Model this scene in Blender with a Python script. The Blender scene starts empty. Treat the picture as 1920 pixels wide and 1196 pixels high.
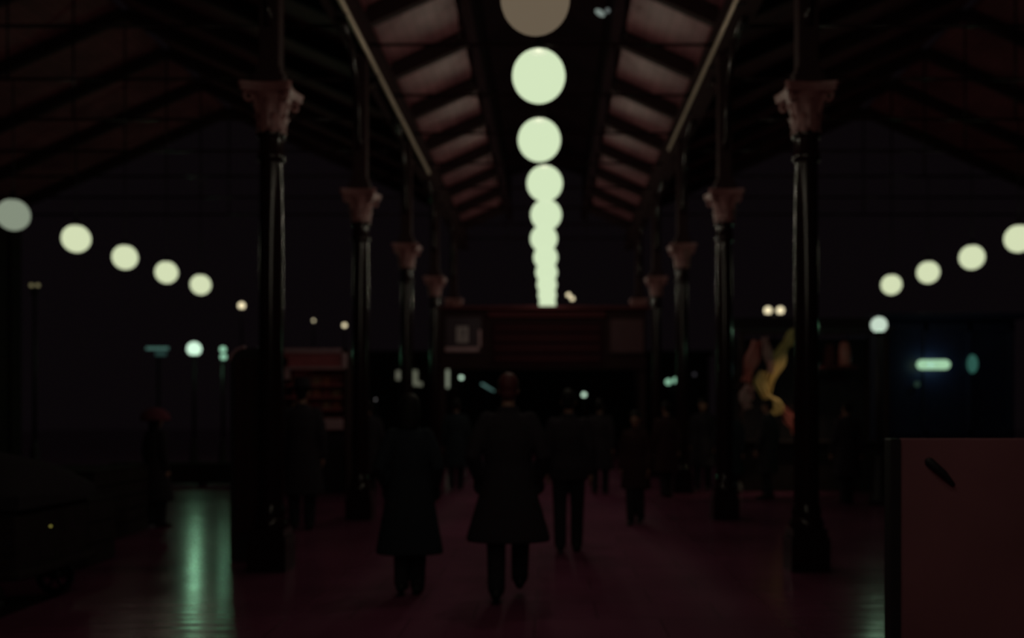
import bpy, math, random
from mathutils import Vector, Matrix

# ------------------------------------------------------------------ camera, world, exposure
scene = bpy.context.scene
COL = scene.collection
PI = math.pi
F = 1867.0                     # focal length in pixels of the 1920 px frame
VX, VY = 1032.0, 771.0         # where the nave vanishes
CAMX = 0.11                    # the viewer stands a little off the nave's middle
EYE = 1.5

def at(px, py, d):
    """point of the place seen at pixel (px, py) at depth d"""
    return Vector(((px - VX) / F * d + CAMX, d, EYE - (py - VY) / F * d))

cam_data = bpy.data.cameras.new('camera')
cam = bpy.data.objects.new('camera', cam_data)
COL.objects.link(cam)
cam.location = (CAMX, 0, EYE)
cam.rotation_euler = (PI / 2, 0, 0)
cam_data.sensor_width = 36.0
cam_data.sensor_fit = 'HORIZONTAL'
cam_data.lens = F / 1920 * 36
cam_data.shift_x = -(VX - 960) / 1920
cam_data.shift_y = (VY - 598) / 1920
cam_data.clip_end = 300
cam_data.dof.use_dof = True
cam_data.dof.focus_distance = 3.0
cam_data.dof.aperture_fstop = 1.55
scene.camera = cam

world = bpy.data.worlds.new('night_sky')
scene.world = world
world.use_nodes = True
bg = world.node_tree.nodes['Background']
bg.inputs[0].default_value = (0.0027, 0.0018, 0.0023, 1)
bg.inputs[1].default_value = 0.95

vs = scene.view_settings
scene.display_settings.display_device = 'sRGB'
vs.view_transform = 'Standard'
vs.look = 'None'
vs.exposure = 0.0
vs.gamma = 1.0
vs.use_curve_mapping = False
scene.cycles.use_denoising = True
scene.cycles.max_bounces = 6
scene.cycles.transparent_max_bounces = 32
scene.cycles.sample_clamp_indirect = 4.0

LAMP_W = 105.0                 # bulb inside each nave globe (its opal glass passes a tenth)
TEAL_W = 130.0

# ------------------------------------------------------------------ helpers
def lin(r, g, b):
    def f(c):
        c /= 255.0
        return c / 12.92 if c <= 0.04045 else ((c + 0.055) / 1.055) ** 2.4
    return (f(r), f(g), f(b))

def mat(name, color, rough=0.5, metal=0.0, vary=0.25, scale=8.0, bump=0.0, spec=0.5, coat=0.0):
    m = bpy.data.materials.new(name)
    m.use_nodes = True
    nt = m.node_tree
    b = nt.nodes['Principled BSDF']
    b.inputs['Roughness'].default_value = rough
    b.inputs['Metallic'].default_value = metal
    b.inputs['Specular IOR Level'].default_value = spec
    b.inputs['Coat Weight'].default_value = coat
    tc = nt.nodes.new('ShaderNodeTexCoord')
    no = nt.nodes.new('ShaderNodeTexNoise')
    no.inputs['Scale'].default_value = scale
    no.inputs['Detail'].default_value = 4
    nt.links.new(tc.outputs['Object'], no.inputs['Vector'])
    mx = nt.nodes.new('ShaderNodeMix')
    mx.data_type = 'RGBA'
    mx.inputs['A'].default_value = tuple(c * (1 - vary) for c in color) + (1,)
    mx.inputs['B'].default_value = tuple(min(1, c * (1 + vary)) for c in color) + (1,)
    nt.links.new(no.outputs['Fac'], mx.inputs['Factor'])
    nt.links.new(mx.outputs['Result'], b.inputs['Base Color'])
    if bump > 0:
        bp = nt.nodes.new('ShaderNodeBump')
        bp.inputs['Strength'].default_value = bump
        bp.inputs['Distance'].default_value = 0.02
        nt.links.new(no.outputs['Fac'], bp.inputs['Height'])
        nt.links.new(bp.outputs['Normal'], b.inputs['Normal'])
    return m

def opal(name, color, strength=1.0, passes=0.1):
    """glowing opal glass that lets a little of its bulb's light through"""
    m = bpy.data.materials.new(name)
    m.use_nodes = True
    nt = m.node_tree
    nt.nodes.clear()
    out = nt.nodes.new('ShaderNodeOutputMaterial')
    em = nt.nodes.new('ShaderNodeEmission')
    em.inputs[0].default_value = (*color, 1)
    em.inputs[1].default_value = strength
    tr = nt.nodes.new('ShaderNodeBsdfTransparent')
    mx = nt.nodes.new('ShaderNodeMixShader')
    mx.inputs[0].default_value = passes
    nt.links.new(em.outputs[0], mx.inputs[1])
    nt.links.new(tr.outputs[0], mx.inputs[2])
    nt.links.new(mx.outputs[0], out.inputs[0])
    return m

def emit(name, color, strength=1.0):
    m = bpy.data.materials.new(name)
    m.use_nodes = True
    nt = m.node_tree
    b = nt.nodes['Principled BSDF']
    b.inputs['Base Color'].default_value = (*[c * .3 for c in color], 1)
    b.inputs['Emission Color'].default_value = (*color, 1)
    b.inputs['Emission Strength'].default_value = strength
    return m

class MB:
    """collects shapes into ONE mesh"""
    def __init__(s):
        s.v, s.f = [], []
    def add(s, vs_, fs_):
        o = len(s.v)
        s.v += [tuple(v) for v in vs_]
        s.f += [tuple(i + o for i in f) for f in fs_]
        return s
    def box(s, c, size, rot=None):
        x, y, z = (k / 2 for k in size)
        pts = [Vector((i * x, j * y, k * z)) for k in (-1, 1) for j in (-1, 1) for i in (-1, 1)]
        if rot is not None:
            pts = [rot @ p for p in pts]
        c = Vector(c)
        return s.add([p + c for p in pts], [(0, 2, 3, 1), (4, 5, 7, 6), (0, 1, 5, 4), (2, 6, 7, 3), (0, 4, 6, 2), (1, 3, 7, 5)])
    def bar(s, p, q, w, h, up=(0, 0, 1)):
        """rectangular beam p-q, w across, h along up"""
        p, q = Vector(p), Vector(q)
        d = (q - p).normalized()
        side = d.cross(Vector(up)).normalized()
        u = side.cross(d).normalized()
        pts = []
        for c in (p, q):
            for a, b in ((-1, -1), (1, -1), (1, 1), (-1, 1)):
                pts.append(c + side * a * w / 2 + u * b * h / 2)
        return s.add(pts, [(0, 3, 2, 1), (4, 5, 6, 7), (0, 1, 5, 4), (1, 2, 6, 5), (2, 3, 7, 6), (3, 0, 4, 7)])
    def tube(s, pts, rad, n=10, sq=1.0, up=None):
        pts = [Vector(p) for p in pts]
        if not isinstance(rad, (list, tuple)):
            rad = [rad] * len(pts)
        rings = []
        prev = None
        for i, p in enumerate(pts):
            d = (pts[min(i + 1, len(pts) - 1)] - pts[max(i - 1, 0)])
            d = d.normalized() if d.length > 1e-9 else Vector((0, 0, 1))
            ref = Vector(up) if up else (Vector((0, 1, 0)) if abs(d.y) < 0.9 else Vector((1, 0, 0)))
            if prev is not None and not up:
                ref = prev
            a = (ref - d * ref.dot(d))
            a = a.normalized() if a.length > 1e-6 else d.orthogonal().normalized()
            prev = a
            b = d.cross(a)
            rings.append([p + (a * math.cos(t) * sq + b * math.sin(t)) * rad[i] for t in (2 * PI * k / n for k in range(n))])
        return s.rings(rings)
    def rings(s, rings, caps=True):
        n = len(rings[0])
        o = len(s.v)
        for r in rings:
            s.v += [tuple(p) for p in r]
        for i in range(len(rings) - 1):
            for k in range(n):
                a, b = o + i * n + k, o + i * n + (k + 1) % n
                s.f.append((a, b, b + n, a + n))
        if caps:
            s.f.append(tuple(o + k for k in reversed(range(n))))
            s.f.append(tuple(o + (len(rings) - 1) * n + k for k in range(n)))
        return s
    def capsule(s, pts, rad, n=10):
        """tapered limb with rounded ends"""
        pts = [Vector(p) for p in pts]
        if not isinstance(rad, (list, tuple)):
            rad = [rad] * len(pts)
        d0 = (pts[0] - pts[1]).normalized()
        d1 = (pts[-1] - pts[-2]).normalized()
        P, R = [], []
        for t in (0.98, 0.8, 0.45):
            P.append(pts[0] + d0 * rad[0] * t); R.append(rad[0] * math.sqrt(1 - t * t))
        P += pts; R += list(rad)
        for t in (0.45, 0.8, 0.98):
            P.append(pts[-1] + d1 * rad[-1] * t); R.append(rad[-1] * math.sqrt(1 - t * t))
        return s.tube(P, R, n)
    def loft(s, secs, n=20, power=1.0):
        """secs: (cx, cy, z, rx, ry)"""
        return s.rings([[Vector((cx + rx * math.cos(t), cy + ry * math.sin(t), z)) for t in (2 * PI * k / n for k in range(n))] for cx, cy, z, rx, ry in secs])
    def ball(s, c, r, n=16, m=10):
        if not isinstance(r, (list, tuple)):
            r = (r, r, r)
        c = Vector(c)
        rings = []
        for i in range(1, m):
            ph = -PI / 2 + PI * i / m
            rings.append([c + Vector((r[0] * math.cos(ph) * math.cos(t), r[1] * math.cos(ph) * math.sin(t), r[2] * math.sin(ph))) for t in (2 * PI * k / n for k in range(n))])
        o = len(s.v)
        s.rings(rings, caps=False)
        b, t = len(s.v), len(s.v) + 1
        s.v += [tuple(c - Vector((0, 0, r[2]))), tuple(c + Vector((0, 0, r[2])))]
        for k in range(n):
            s.f.append((b, o + (k + 1) % n, o + k))
            s.f.append((t, o + (m - 2) * n + k, o + (m - 2) * n + (k + 1) % n))
        return s
    def lathe(s, prof, n=24, c=(0, 0, 0)):
        c = Vector(c)
        return s.rings([[c + Vector((r * math.cos(t), r * math.sin(t), z)) for t in (2 * PI * k / n for k in range(n))] for r, z in prof])
    def prism(s, poly, axis_pt, axis_vec):
        """extrude a polygon of 3-D points along a vector"""
        v = Vector(axis_vec)
        a = [Vector(p) + Vector(axis_pt) for p in poly]
        n = len(a)
        return s.add(a + [p + v for p in a], [tuple(range(n))[::-1], tuple(range(n, 2 * n))] + [(k, (k + 1) % n, (k + 1) % n + n, k + n) for k in range(n)])
    def build(s, name, m, parent=None, smooth=False, loc=None, bevel=0.0, angle=None):
        me = bpy.data.meshes.new(name)
        me.from_pydata(s.v, [], s.f)
        me.update()
        if m is not None:
            me.materials.append(m)
        import bmesh
        bm = bmesh.new(); bm.from_mesh(me)
        bmesh.ops.recalc_face_normals(bm, faces=bm.faces)
        bm.to_mesh(me); bm.free()
        if smooth:
            me.polygons.foreach_set('use_smooth', [True] * len(me.polygons))
            if angle:
                me.set_sharp_from_angle(angle=angle)
        o = bpy.data.objects.new(name, me)
        COL.objects.link(o)
        if loc is not None:
            o.location = loc
        if parent is not None:
            o.parent = parent
        if bevel > 0:
            b = o.modifiers.new('bevel', 'BEVEL')
            b.width = bevel; b.segments = 2; b.limit_method = 'ANGLE'
        return o

def tag(o, label, cat, group=None, kind=None):
    o['label'] = label
    o['category'] = cat
    if group: o['group'] = group
    if kind: o['kind'] = kind
    return o

def thing(name, label, cat, loc=(0, 0, 0), rz=0.0, group=None):
    o = bpy.data.objects.new(name, None)
    COL.objects.link(o)
    o.empty_display_size = 0.2
    o.location = loc
    o.rotation_euler = (0, 0, rz)
    return tag(o, label, cat, group)

def struct(o, label, cat):
    o['kind'] = 'structure'
    return tag(o, label, cat)

def kids(o):
    return [c for c in bpy.data.objects if c.parent == o]

def dup(root, loc, rz=None, label=None):
    r = root.copy(); COL.objects.link(r)
    r.location = loc
    if rz is not None: r.rotation_euler = (0, 0, rz)
    if label: r['label'] = label
    for ch in kids(root):
        c = ch.copy(); COL.objects.link(c); c.parent = r
        for g in kids(ch):
            d = g.copy(); COL.objects.link(d); d.parent = c
    return r

def bulb(name, parent, loc, watts, color, radius=0.0):
    l = bpy.data.lights.new(name, 'POINT')
    l.energy = watts; l.color = color; l.shadow_soft_size = radius
    o = bpy.data.objects.new(name, l); COL.objects.link(o)
    o.parent = parent; o.location = loc
    return o

# ------------------------------------------------------------------ materials
M = {}
M['iron'] = mat('dark_brown_iron_paint', (0.018, 0.008, 0.009), 0.16, 0.0, 0.2, 14, spec=0.35)
M['cap'] = mat('dull_rose_iron_paint', (0.30, 0.125, 0.125), 0.45, 0.0, 0.25, 18, 0.3)
M['timber'] = mat('dark_stained_timber', (0.040, 0.018, 0.020), 0.7, 0.0, 0.3, 12, 0.2, spec=0.2)
M['lantern'] = mat('sooty_lantern_boards', (0.030, 0.012, 0.017), 0.9, 0.0, 0.3, 6, spec=0.1)
M['pipe'] = mat('galvanised_pipe', (0.85, 0.70, 0.54), 0.30, 0.3, 0.15, 20)
M['black'] = mat('black_paint', (0.028, 0.024, 0.028), 0.5, 0.0, 0.2, 12, spec=0.3)
M['brass'] = mat('dull_brass', (0.25, 0.17, 0.08), 0.35, 0.9, 0.15, 20)
M['brick'] = None
M['opal'] = opal('opal_glass_lit', lin(213, 231, 192))
M['opal_side'] = opal('opal_glass_lit_warm', lin(214, 224, 184), 0.98)
M['opal_dim'] = opal('opal_glass_dim', lin(104, 92, 76), 0.95)
M['opal_grey'] = opal('opal_glass_grey', lin(132, 142, 124), 1.0)
M['warm'] = opal('warm_street_glass', lin(255, 240, 196), 1.15)
M['teal'] = opal('teal_street_glass', lin(214, 250, 222), 1.1)
M['teal_soft'] = opal('soft_teal_glass', lin(150, 205, 172), 1.0)
M['red'] = mat('wine_red_paint', (0.46, 0.115, 0.135), 0.5, 0.0, 0.3, 5)
M['rosetrim'] = mat('rose_trim_paint', (0.55, 0.33, 0.37), 0.5, 0.0, 0.2, 8)
M['navy'] = mat('navy_blue_paint', (0.020, 0.026, 0.075), 0.45, 0.0, 0.2, 6)
M['coat_black'] = mat('black_wool', (0.040, 0.033, 0.040), 0.95, 0.0, 0.3, 60, 0.2, spec=0.1)
M['coat_navy'] = mat('dark_navy_wool', (0.028, 0.034, 0.042), 0.95, 0.0, 0.3, 60, 0.2, spec=0.1)
M['coat_brown'] = mat('dark_brown_wool', (0.045, 0.022, 0.024), 0.95, 0.0, 0.3, 60, 0.2, spec=0.1)
M['coat_wine'] = mat('wine_red_wool', (0.11, 0.030, 0.035), 0.95, 0.0, 0.3, 60, 0.2, spec=0.1)
M['trousers'] = mat('black_trouser_cloth', (0.030, 0.026, 0.032), 0.95, 0.0, 0.2, 50, spec=0.1)
M['shoe'] = mat('black_leather', (0.008, 0.007, 0.007), 0.5, 0.0, 0.2, 30, spec=0.3)
M['skin'] = mat('skin', (0.34, 0.18, 0.13), 0.55, 0.0, 0.1, 20)
M['hair_red'] = mat('auburn_hair', (0.10, 0.016, 0.018), 0.6, 0.0, 0.4, 70, 0.4)
M['hair_dark'] = mat('dark_hair', (0.012, 0.009, 0.009), 0.6, 0.0, 0.4, 70, 0.4, spec=0.2)
M['hood'] = mat('wine_hood_wool', (0.20, 0.060, 0.085), 0.95, 0.0, 0.3, 60, 0.2, spec=0.1)
M['crate'] = mat('dark_crate_wood', (0.034, 0.024, 0.026), 0.9, 0.0, 0.4, 10, 0.3, spec=0.1)
M['gold'] = mat('gold_satin', (0.62, 0.43, 0.18), 0.4, 0.0, 0.3, 12, 0.3)
M['rose'] = mat('rose_satin', (0.55, 0.16, 0.15), 0.45, 0.0, 0.3, 12, 0.3)
M['blush'] = mat('pale_blush_cloth', (0.52, 0.30, 0.30), 0.6, 0.0, 0.3, 12, 0.3)
M['paper'] = mat('pale_paper', (0.55, 0.45, 0.47), 0.7, 0.0, 0.1, 10)
M['sack'] = mat('grey_bag_cloth', (0.16, 0.15, 0.16), 0.9, 0.0, 0.3, 20, 0.3)

def floor_material():
    m = bpy.data.materials.new('worn_wine_floor')
    m.use_nodes = True
    nt = m.node_tree
    b = nt.nodes['Principled BSDF']
    tc = nt.nodes.new('ShaderNodeTexCoord')
    br = nt.nodes.new('ShaderNodeTexBrick')
    br.inputs['Scale'].default_value = 1.0
    br.inputs['Brick Width'].default_value = 0.9
    br.inputs['Row Height'].default_value = 0.6
    br.inputs['Mortar Size'].default_value = 0.008
    br.inputs['Color1'].default_value = (0.215, 0.060, 0.122, 1)
    br.inputs['Color2'].default_value = (0.190, 0.052, 0.106, 1)
    br.inputs['Mortar'].default_value = (0.125, 0.037, 0.069, 1)
    nt.links.new(tc.outputs['Object'], br.inputs['Vector'])
    no = nt.nodes.new('ShaderNodeTexNoise')
    no.inputs['Scale'].default_value = 0.55
    no.inputs['Detail'].default_value = 6
    nt.links.new(tc.outputs['Object'], no.inputs['Vector'])
    mx = nt.nodes.new('ShaderNodeMix'); mx.data_type = 'RGBA'; mx.blend_type = 'MULTIPLY'
    mx.inputs['Factor'].default_value = 0.6
    cr = nt.nodes.new('ShaderNodeValToRGB')
    cr.color_ramp.elements[0].position = 0.3; cr.color_ramp.elements[0].color = (0.55, 0.55, 0.55, 1)
    cr.color_ramp.elements[1].position = 0.7; cr.color_ramp.elements[1].color = (1.25, 1.2, 1.2, 1)
    nt.links.new(no.outputs['Fac'], cr.inputs['Fac'])
    nt.links.new(br.outputs['Color'], mx.inputs['A'])
    nt.links.new(cr.outputs['Color'], mx.inputs['B'])
    nt.links.new(mx.outputs['Result'], b.inputs['Base Color'])
    rr = nt.nodes.new('ShaderNodeMapRange')
    rr.inputs['To Min'].default_value = 0.13
    rr.inputs['To Max'].default_value = 0.24
    nt.links.new(no.outputs['Fac'], rr.inputs['Value'])
    # the walked middle of the concourse is dull, the edges keep their polish
    sep = nt.nodes.new('ShaderNodeSeparateXYZ'); nt.links.new(tc.outputs['Object'], sep.inputs[0])
    ab = nt.nodes.new('ShaderNodeMath'); ab.operation = 'ABSOLUTE'; nt.links.new(sep.outputs['X'], ab.inputs[0])
    wear = nt.nodes.new('ShaderNodeMapRange'); wear.interpolation_type = 'SMOOTHSTEP'
    wear.inputs['From Min'].default_value = 1.0; wear.inputs['From Max'].default_value = 2.0
    wear.inputs['To Min'].default_value = 0.55; wear.inputs['To Max'].default_value = 0.0
    nt.links.new(ab.outputs[0], wear.inputs['Value'])
    ad = nt.nodes.new('ShaderNodeMath'); ad.operation = 'ADD'
    nt.links.new(rr.outputs['Result'], ad.inputs[0]); nt.links.new(wear.outputs['Result'], ad.inputs[1])
    nt.links.new(ad.outputs[0], b.inputs['Roughness'])
    sm = nt.nodes.new('ShaderNodeMapRange')
    sm.inputs['From Min'].default_value = 0.0; sm.inputs['From Max'].default_value = 0.55
    sm.inputs['To Min'].default_value = 0.26; sm.inputs['To Max'].default_value = 0.04
    nt.links.new(wear.outputs['Result'], sm.inputs['Value'])
    nt.links.new(sm.outputs['Result'], b.inputs['Specular IOR Level'])
    n2 = nt.nodes.new('ShaderNodeTexNoise'); n2.inputs['Scale'].default_value = 1.0
    m2 = nt.nodes.new('ShaderNodeMapping'); m2.inputs['Scale'].default_value = (1.2, 9.0, 1.0)
    nt.links.new(tc.outputs['Object'], m2.inputs['Vector']); nt.links.new(m2.outputs['Vector'], n2.inputs['Vector'])
    bp = nt.nodes.new('ShaderNodeBump'); bp.inputs['Strength'].default_value = 0.5; bp.inputs['Distance'].default_value = 0.012
    nt.links.new(n2.outputs['Fac'], bp.inputs['Height'])
    nt.links.new(bp.outputs['Normal'], b.inputs['Normal'])
    return m

def plank_material(name, c1, c2, rough, width=0.16, axis='Y'):
    """boards running along the nave"""
    m = bpy.data.materials.new(name)
    m.use_nodes = True
    nt = m.node_tree
    b = nt.nodes['Principled BSDF']
    tc = nt.nodes.new('ShaderNodeTexCoord')
    mp = nt.nodes.new('ShaderNodeMapping')
    mp.inputs['Rotation'].default_value = (0, 0, PI / 2)
    nt.links.new(tc.outputs['Object'], mp.inputs['Vector'])
    br = nt.nodes.new('ShaderNodeTexBrick')
    br.inputs['Scale'].default_value = 1.0
    br.inputs['Brick Width'].default_value = 2.2
    br.inputs['Row Height'].default_value = width
    br.inputs['Mortar Size'].default_value = 0.006
    br.inputs['Color1'].default_value = (*c1, 1)
    br.inputs['Color2'].default_value = (*c2, 1)
    br.inputs['Mortar'].default_value = (*[c * .4 for c in c1], 1)
    nt.links.new(mp.outputs['Vector'], br.inputs['Vector'])
    no = nt.nodes.new('ShaderNodeTexNoise'); no.inputs['Scale'].default_value = 1.3; no.inputs['Detail'].default_value = 5
    nt.links.new(tc.outputs['Object'], no.inputs['Vector'])
    mx = nt.nodes.new('ShaderNodeMix'); mx.data_type = 'RGBA'; mx.blend_type = 'MULTIPLY'
    mx.inputs['Factor'].default_value = 0.7
    cr = nt.nodes.new('ShaderNodeValToRGB')
    cr.color_ramp.elements[0].position = 0.32; cr.color_ramp.elements[0].color = (0.5, 0.42, 0.45, 1)
    cr.color_ramp.elements[1].position = 0.68; cr.color_ramp.elements[1].color = (1.2, 1.2, 1.15, 1)
    nt.links.new(no.outputs['Fac'], cr.inputs['Fac'])
    nt.links.new(br.outputs['Color'], mx.inputs['A'])
    nt.links.new(cr.outputs['Color'], mx.inputs['B'])
    nt.links.new(mx.outputs['Result'], b.inputs['Base Color'])
    b.inputs['Roughness'].default_value = rough
    b.inputs['Specular IOR Level'].default_value = 0.3
    return m

def brick_material(name, c1, c2):
    m = bpy.data.materials.new(name)
    m.use_nodes = True
    nt = m.node_tree
    b = nt.nodes['Principled BSDF']
    tc = nt.nodes.new('ShaderNodeTexCoord')
    mp = nt.nodes.new('ShaderNodeMapping')
    mp.inputs['Rotation'].default_value = (PI / 2, 0, PI / 2)
    nt.links.new(tc.outputs['Object'], mp.inputs['Vector'])
    br = nt.nodes.new('ShaderNodeTexBrick')
    br.inputs['Scale'].default_value = 4.0
    br.inputs['Color1'].default_value = (*c1, 1)
    br.inputs['Color2'].default_value = (*c2, 1)
    br.inputs['Mortar'].default_value = (*[c * .6 for c in c1], 1)
    nt.links.new(mp.outputs['Vector'], br.inputs['Vector'])
    nt.links.new(br.outputs['Color'], b.inputs['Base Color'])
    b.inputs['Roughness'].default_value = 0.9
    return m

M['floor'] = floor_material()
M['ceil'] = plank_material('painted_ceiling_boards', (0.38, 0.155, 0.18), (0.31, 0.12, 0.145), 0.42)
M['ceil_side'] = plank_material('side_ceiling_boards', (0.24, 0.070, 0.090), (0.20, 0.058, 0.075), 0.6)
M['brick'] = brick_material('soot_brick', (0.030, 0.018, 0.018), (0.022, 0.013, 0.014))

# ------------------------------------------------------------------ the shed: measures
STEP = 2.217
def D(n): return 9.42 + STEP * n           # truss / lamp stations
CX = 2.53                                   # column lines
SIDE = 8.65                                 # side lamp rows and side ridges
PLATE_Z = 6.81                              # underside of rafters at the column lines
SL = 0.45
CURB = 1.16
OUT = 14.8
def nave_z(x): return PLATE_Z + SL * (CX - abs(x))
RIDGE_S = PLATE_Z + SL * (SIDE - CX)
Y0, Y1, YS = -9.5, D(9) + 1.3, D(8) + 0.4

# floor, walls, roof
o = MB().box((0, 32, -0.1), (80, 100, 0.2)).build('floor', M['floor'])
struct(o, 'wine red paved concourse floor with a dull sheen', 'floor')
for sx, nm in ((-1, 'wall_left'), (1, 'wall_right')):
    mb = MB().box((sx * (OUT + 0.15), (Y0 + YS) / 2, 3.5), (0.3, YS - Y0, 7.0))
    for k in range(7):
        mb.box((sx * (OUT - 0.06), 1.0 + k * 4.43, 3.4), (0.14, 0.5, 6.8))
    struct(mb.build(nm, M['brick']), 'sooty brick side wall with shallow piers', 'wall')

def slope(mb, x0, z0, x1, z1, ya, yb, lift=0.24, t=0.05):
    """board roof between two eaves lines, lying on the rafters"""
    n = Vector((z0 - z1, 0, x1 - x0)).normalized()
    if n.z < 0: n = -n
    a, b = Vector((x0, 0, z0)) + n * lift, Vector((x1, 0, z1)) + n * lift
    mb.prism([a, b, b + n * t, a + n * t], (0, ya, 0), (0, yb - ya, 0))

mb = MB()
for sx in (-1, 1):
    slope(mb, sx * (CX - 0.02), nave_z(CX - 0.02), sx * CURB, nave_z(CURB), Y0, Y1)
struct(mb.build('ceiling', M['ceil']), 'rose painted boarding under the two nave roof slopes', 'ceiling')
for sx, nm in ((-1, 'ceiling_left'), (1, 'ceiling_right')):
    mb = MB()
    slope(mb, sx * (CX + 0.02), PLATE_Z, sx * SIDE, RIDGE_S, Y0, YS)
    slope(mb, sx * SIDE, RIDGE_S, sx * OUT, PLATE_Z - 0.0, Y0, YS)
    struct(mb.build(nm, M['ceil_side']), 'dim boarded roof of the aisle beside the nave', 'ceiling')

# raised ridge lantern: curbs, boarded cheeks, little roof
zc = nave_z(CURB)
k = 1
for sx in (-1, 1):
    o = MB().box((sx * (CURB - 0.03), (Y0 + Y1) / 2, zc + 0.12), (0.16, Y1 - Y0, 0.34)).build('trim_%d' % k, M['lantern'])
    struct(o, 'dark curb beam along one edge of the ridge lantern', 'beam'); k += 1
mb = MB()
for sx in (-1, 1):
    mb.box((sx * (CURB - 0.05), (Y0 + Y1) / 2, zc + 0.75), (0.05, Y1 - Y0, 0.95))
    mb.bar((sx * (CURB + 0.15), Y0, zc + 1.25), (sx * (CURB + 0.15), Y1, zc + 1.25), 0.06, 0.12)
    mb.prism([Vector((sx * (CURB + 0.25), 0, zc + 1.2)), Vector((0, 0, zc + 1.7)), Vector((0, 0, zc + 1.76)), Vector((sx * (CURB + 0.25), 0, zc + 1.26))], (0, Y0, 0), (0, Y1 - Y0, 0))
struct(mb.build('trim_3', M['lantern']), 'sooty boarded ridge lantern raised above the nave', 'roof lantern')
# wall plates over the column lines
k = 4
for sx in (-1, 1):
    mb = MB().box((sx * CX, (Y0 + Y1) / 2, PLATE_Z - 0.15), (0.22, Y1 - Y0, 0.30))
    mb.box((sx * CX, (Y0 + Y1) / 2, PLATE_Z - 0.32), (0.30, Y1 - Y0, 0.05))
    mb.box((sx * CX, (Y0 + Y1) / 2, PLATE_Z + 0.02), (0.30, Y1 - Y0, 0.05))
    struct(mb.build('trim_%d' % k, M['timber']), 'dark long girder carried on one line of columns', 'girder'); k += 1

NEAR = ['nearest', 'second', 'third', 'fourth', 'fifth', 'sixth', 'seventh', 'eighth', 'ninth', 'tenth']
SIDEWORD = {-1: 'on the red newsstand side', 1: 'on the draped stall side'}

# ------------------------------------------------------------------ nave trusses
def nave_truss():
    t = thing('roof_truss', '', 'roof truss', (0, 0, 0), 0, 'nave roof trusses')
    for sx in (-1, 1):
        a = Vector((sx * (CX + 0.0), 0, nave_z(CX) + 0.11)); b = Vector((sx * (CURB + 0.02), 0, nave_z(CURB) + 0.11))
        MB().bar(a, b, 0.17, 0.23).build('rafter', M['timber'], t, bevel=0.012)
    MB().tube([(-CX, 0, 6.60), (CX, 0, 6.60)], 0.022, 8).build('tie_rod', M['iron'], t, smooth=True)
    for sx in (-1, 1):
        MB().tube([(sx * CURB, 0, 6.60), (sx * CURB, 0, zc + 0.02)], 0.015, 6).build('hanger_rod', M['iron'], t, smooth=True)
    return t
first_truss = None
for n in range(-4, 10):
    if n >= 0:
        if n % 2 == 0:
            lab = 'dark nave roof truss over the %s pair of columns' % NEAR[n // 2]
        else:
            lab = 'dark nave roof truss just beyond the %s pair of columns' % NEAR[n // 2]
    else:
        lab = 'dark nave roof truss overhead, %s in front of the nearest columns' % NEAR[-n - 1].replace('nearest', 'first')
    if first_truss is None:
        first_truss = nave_truss(); tr = first_truss
        tr.location = (0, D(n), 0); tr['label'] = lab
    else:
        tr = dup(first_truss, (0, D(n), 0), None, lab)

# side aisle trusses
def side_truss(sx):
    t = thing('aisle_truss', '', 'roof truss', (0, 0, 0), 0, 'aisle roof trusses')
    MB().bar((sx * CX, 0, PLATE_Z + 0.11), (sx * SIDE, 0, RIDGE_S + 0.11), 0.16, 0.22).build('rafter', M['timber'], t, bevel=0.012)
    MB().bar((sx * OUT, 0, PLATE_Z + 0.11), (sx * SIDE, 0, RIDGE_S + 0.11), 0.16, 0.22).build('rafter', M['timber'], t, bevel=0.012)
    MB().tube([(sx * CX, 0, PLATE_Z + 0.05), (sx * OUT, 0, PLATE_Z + 0.05)], 0.025, 8).build('tie_rod', M['iron'], t, smooth=True)
    MB().tube([(sx * SIDE, 0, PLATE_Z + 0.05), (sx * SIDE, 0, RIDGE_S + 0.03)], 0.02, 8).build('king_rod', M['iron'], t, smooth=True)
    return t
for sx in (-1, 1):
    first = None
    for n in range(0, 9):
        lab = 'dark aisle roof truss %s, %s from the front' % (SIDEWORD[sx], NEAR[n].replace('nearest', 'first'))
        if first is None:
            first = side_truss(sx); first.location = (0, D(n), 0); first['label'] = lab
        else:
            dup(first, (0, D(n), 0), None, lab)

# ------------------------------------------------------------------ columns
def acanthus(mb, ang, r0, z0, h, w, out):
    """one leaf curling outward"""
    ca, sa = math.cos(ang), math.sin(ang)
    rows = []
    for i in range(6):
        u = i / 5
        r = r0 + out * u ** 2.2
        z = z0 + h * math.sin(u * PI * 0.56)
        half = w * (0.55 + 0.9 * u - 1.15 * u * u)
        rows.append([(r - 0.012 * abs(s_), s_ * half, z) for s_ in (-1, -0.5, 0, 0.5, 1)])
    vsx, fsx = [], []
    for d in (0.0, 0.014):
        for row in rows:
            for r, t_, z in row:
                rr = r + d
                vsx.append((rr * ca - t_ * sa, rr * sa + t_ * ca, z))
    n = 30
    for i in range(5):
        for j in range(4):
            a = i * 5 + j
            fsx.append((a, a + 1, a + 6, a + 5)); fsx.append((n + a + 5, n + a + 6, n + a + 1, n + a))
    edge = [0, 1, 2, 3, 4, 9, 14, 19, 24, 29, 28, 27, 26, 25, 20, 15, 10, 5]
    for i in range(len(edge)):
        a, b = edge[i], edge[(i + 1) % len(edge)]
        fsx.append((a, a + n, b + n, b))
    mb.add(vsx, fsx)

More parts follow.
